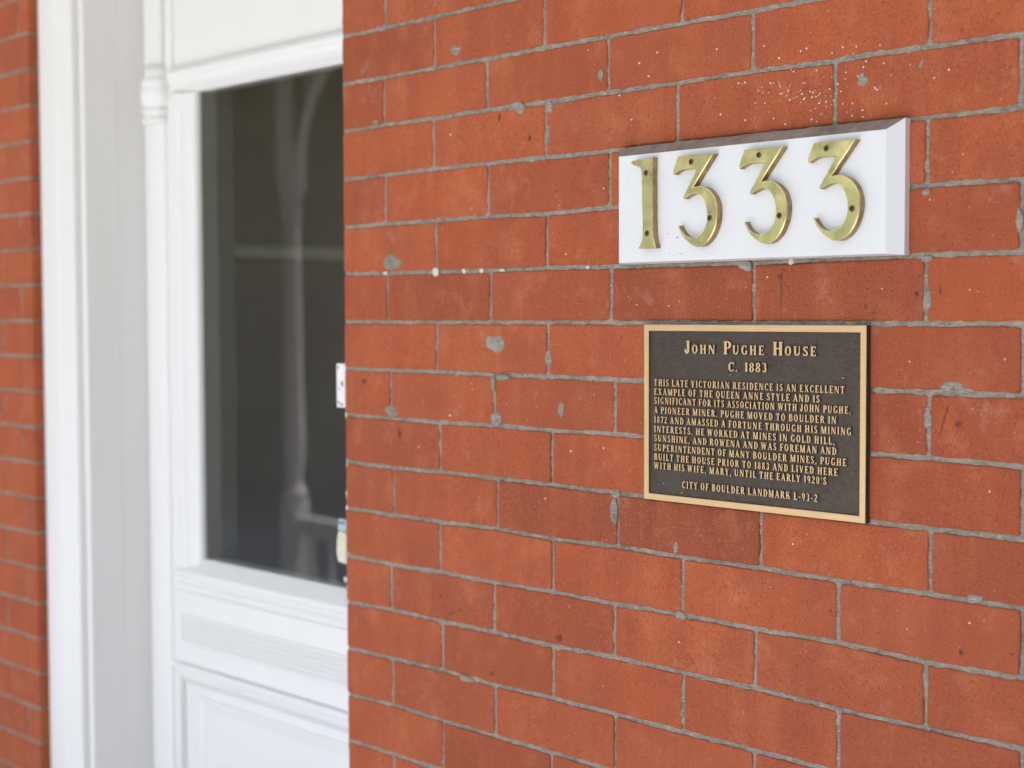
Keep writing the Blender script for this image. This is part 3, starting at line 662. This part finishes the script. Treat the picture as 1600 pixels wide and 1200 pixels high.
gl('2', .60).arc(.30, .73, .24, .28, 165, -20, .18, .10).diag(.10, .08, .46, .66, .14).rect(.05, .55, 0, .13).rect(.50, .55, 0, .24)
gl('3', .58).arc(.28, .745, .22, .265, 150, -90, .17, .10).arc(.28, .27, .25, .28, 90, -155, .19, .10)
gl('7', .58).rect(.05, .54, .88, 1).diag(.22, 0, .47, .9, .17).rect(.05, .10, .74, 1)
gl('8', .60).arc(.29, .745, .22, .265, 0, 360, .15, .09).arc(.29, .265, .25, .275, 0, 360, .17, .09)
gl('9', .60).arc(.29, .68, .25, .33, 0, 360, .17, .09).arc(.22, .62, .32, .64, 0, -80, .17, .10)
gl('0', .60).arc(.29, .5, .25, .51, 0, 360, .17, .09)
gl('.', .30).rect(.08, .24, 0, .17)
gl(',', .30).rect(.08, .24, 0, .17).diag(.10, -.17, .19, .03, .09)
gl("'", .26).rect(.06, .20, .83, 1.0).diag(.08, .66, .15, .85, .09)
gl('-', .42).rect(.05, .37, .36, .47)
plaque = thing('memorial_plaque', (.738, -.004, ZO - .545), 'dark bronze plaque with raised tan lettering about the John Pughe House', 'plaque')
PX0, PX1, PZ0, PZ1, BW = .5862, .8902, -.5443, -.3410, .0072
YF, YP = -.0090, -.0066
b = MB(); b.prism([(PX0 + .0004, PZ0 + .0004), (PX1 - .0004, PZ0 + .0004), (PX1 - .0004, PZ1 - .0004), (PX0 + .0004, PZ1 - .0004)], 0.0, YP)
for (x, z) in [(.6148, -.5245), (.8605, -.3955), (.7120, -.3960), (.6420, -.5330)]: b.disc(x, z, .0006, YP + .0002, YP - .0003, 1, 7)
b.build('panel', [BRONZE, SPECK], plaque)
b = MB()
o_ = [(PX0, PZ0), (PX1, PZ0), (PX1, PZ1), (PX0, PZ1)]; i_ = [(PX0 + BW, PZ0 + BW), (PX1 - BW, PZ0 + BW), (PX1 - BW, PZ1 - BW), (PX0 + BW, PZ1 - BW)]
e = .0005
def off(l, d): return [(x + (d if n in (0, 3) else -d), z + (d if n in (0, 1) else -d)) for n, (x, z) in enumerate(l)]
rings = [[(x, 0.0, z) for x, z in o_], [(x, YF + e, z) for x, z in o_], [(x, YF, z) for x, z in off(o_, e)], [(x, YF, z) for x, z in off(i_, -e)], [(x, YF + e, z) for x, z in i_], [(x, YP + .0003, z) for x, z in i_]]
for q in range(5):
    for i in range(4):
        j = (i + 1) % 4; b.add([rings[q][i], rings[q][j], rings[q + 1][j], rings[q + 1][i]], [(0, 1, 2, 3)], 1 if q in (0, 4) else 0)
b.build('border', [FACE, EDGE], plaque)
def text_line(txt, x0, x1, zb, cap, small=None, sp=.15, space=.40):
    items = []; x = 0.
    for w in txt.split('|'):
        for ci, c in enumerate(w):
            if c == ' ': x += space; continue
            k = 1.0 if (small is None or ci == 0 or w[ci - 1] == ' ' or not c.isalpha()) else small
            g, adv = GL[c]; items.append((g, x, k)); x += adv * k * (1.06 if k < 1 else 1) + sp
    sx = (x1 - x0) / (x - sp - .04); b = MB(); n = 0
    for g, gx, k in items:
        for p in g.p:
            n += 1; ye = YF + .00002 * (n % 9)
            pts = [(x0 + sx * (gx + k * px), zb + cap * k * py) for px, py in p]
            b.prism(pts, YP + .0004, ye, 0, 1)
    b.build('text_line', [FACE, EDGE], plaque)
text_line('JOHN PUGHE HOUSE', .6475, .8285, -.3735, .0145, .70, .09, .50)
text_line('C. 1883', .7105, .7640, -.3922, .0102, None, .06, .62)
TL = [('THIS LATE VICTORIAN RESIDENCE IS AN EXCELLENT', .8640, -.4116), ('EXAMPLE OF THE QUEEN ANNE STYLE AND IS', .8330, -.4221), ('SIGNIFICANT FOR ITS ASSOCIATION WITH JOHN PUGHE,', .8720, -.4323), ('A PIONEER MINER. PUGHE MOVED TO BOULDER IN', .8542, -.4434), ('1872 AND AMASSED A FORTUNE THROUGH HIS MINING', .8725, -.4544), ('INTERESTS. HE WORKED AT MINES IN GOLD HILL,', .8525, -.4653), ('SUNSHINE, AND ROWENA AND WAS FOREMAN AND', .8545, -.4758), ('SUPERINTENDENT OF MANY BOULDER MINES, PUGHE', .8668, -.4867), ('BUILT THE HOUSE PRIOR TO 1883 AND LIVED HERE', .8562, -.4976), ("WITH HIS WIFE, MARY, UNTIL THE EARLY 1920'S", .8422, -.5078)]
for s_, x1, z in TL: text_line(s_, .6018, x1, z, .0076)
text_line('CITY OF BOULDER LANDMARK L-93-2', .6443, .8310, -.5271, .0080)
# ------------------------------------------------------------------ porch across from the door (mirrored in the door glass) and the hedge
post = thing('porch_post', (-3.31, -1.9, 0), 'turned white porch post mirrored in the dark door glass', 'post')
b = MB()
b.box(-3.355, -3.265, -1.945, -1.855, 0, .72, 0, .006)
b.lathe([(.043, .72), (.050, .74), (.050, .76), (.034, .79), (.030, .82), (.040, .90), (.043, .96), (.036, 1.2), (.032, 1.6), (.030, 1.82), (.030, 1.84), (.044, 1.86), (.044, 1.88), (.032, 1.90), (.044, 1.94), (.044, 1.96)], -3.31, -1.9, 20)
b.box(-3.355, -3.265, -1.945, -1.855, 1.96, 2.92, 0, .006)
b.build('shaft', WHITE, post, lift=False)
b = MB(); pts = []
for i in range(13):
    a = math.pi / 2 * i / 12; pts.append((-3.265 + .75 * (1 - math.cos(a)), 2.0 + .62 * math.sin(a)))
b.prism(pts + [(-2.50, 2.72), (-3.265, 2.72)], -1.88, -1.92); b.build('arch_bracket', WHITE, post, lift=False)
rl = thing('porch_railing', (-2.5, -1.9, 0), 'white porch railing mirrored at the bottom of the door glass', 'railing')
b = MB(); b.box(-3.26, -1.2, -1.93, -1.87, .60, .67, 0, .008); b.build('top_rail', WHITE, rl, lift=False)
b = MB(); b.box(-3.26, -1.2, -1.925, -1.875, .12, .17, 0, .006); b.build('bottom_rail', WHITE, rl, lift=False)
for i in range(16):
    x = -3.2 + i * .125; b = MB(); b.lathe([(.016, .17), (.02, .25), (.012, .30), (.022, .40), (.012, .5), (.018, .6)], x, -1.9, 10); b.build('baluster', WHITE, rl, lift=False)
b = MB(); R3 = random.Random(11)
for _ in range(26000):
    q = R3.random(); x = -30 + 27.5 * q; hgt = 8.5 + 1.0 * vn(x * .4, 2) + .5 * vn(x * 1.7, 7); z = -.5 + hgt * R3.random() ** .8; y = -8.5 + (R3.random() - .5) * 1.6 + .6 * vn(x * .8, z)
    u = Vector((R3.gauss(0, 1), R3.gauss(0, 1), R3.gauss(0, 1))).normalized(); w = u.cross(Vector((R3.gauss(0, 1), R3.gauss(0, 1), R3.gauss(0, 1)))).normalized(); s_ = R3.uniform(.16, .34)
    c = Vector((x, y, z)); b.add([c - u * s_, c + w * s_ * .5, c + u * s_, c - w * s_ * .5], [(0, 1, 2, 3)])
b.box(-32, -3.4, -10.6, -10.3, -.55, 6.4)
for i in range(46):
    x = -31 + .6 * i; y = -9.2 + .5 * vn(x, 3)
    b.add([(x, y, -.55), (x + .62, y + .1, -.55), (x + .62, y + .2, 6.6 + .5 * vn(x, 9)), (x, y - .1, 6.6 + .5 * vn(x + .6, 9)), (x, y - 1, -.55), (x + .62, y - 1, -.55), (x + .62, y - 1, 6.4), (x, y - 1, 6.4)], [(0, 1, 2, 3), (4, 5, 6, 7), (3, 2, 6, 7)])
tag(b.build('trees', LEAF, lift=False), 'dense dark trees across the yard, dimly mirrored in the door glass', 'trees')['kind'] = 'stuff'
b = MB()  # unseen leaf screen, added to cut the light coming from the right
for _ in range(13000):
    y = R3.uniform(-9, -.4); hgt = 5.8 + .6 * vn(y * .5, 4); z = -.5 + hgt * R3.random() ** .8; x = 6.4 + (R3.random() - .5) * 1.4 + .5 * vn(y * .8, z)
    u = Vector((R3.gauss(0, 1), R3.gauss(0, 1), R3.gauss(0, 1))).normalized(); w = u.cross(Vector((R3.gauss(0, 1), R3.gauss(0, 1), R3.gauss(0, 1)))).normalized(); s_ = R3.uniform(.12, .26)
    c = Vector((x, y, z)); b.add([c - u * s_, c + w * s_ * .5, c + u * s_, c - w * s_ * .5], [(0, 1, 2, 3)])
tag(b.build('trees', LEAF, lift=False), 'unseen foliage added beyond the right end of the porch to block light', 'trees')['kind'] = 'stuff'
for o in bpy.data.objects:
    if '_w' in o: del o['_w']
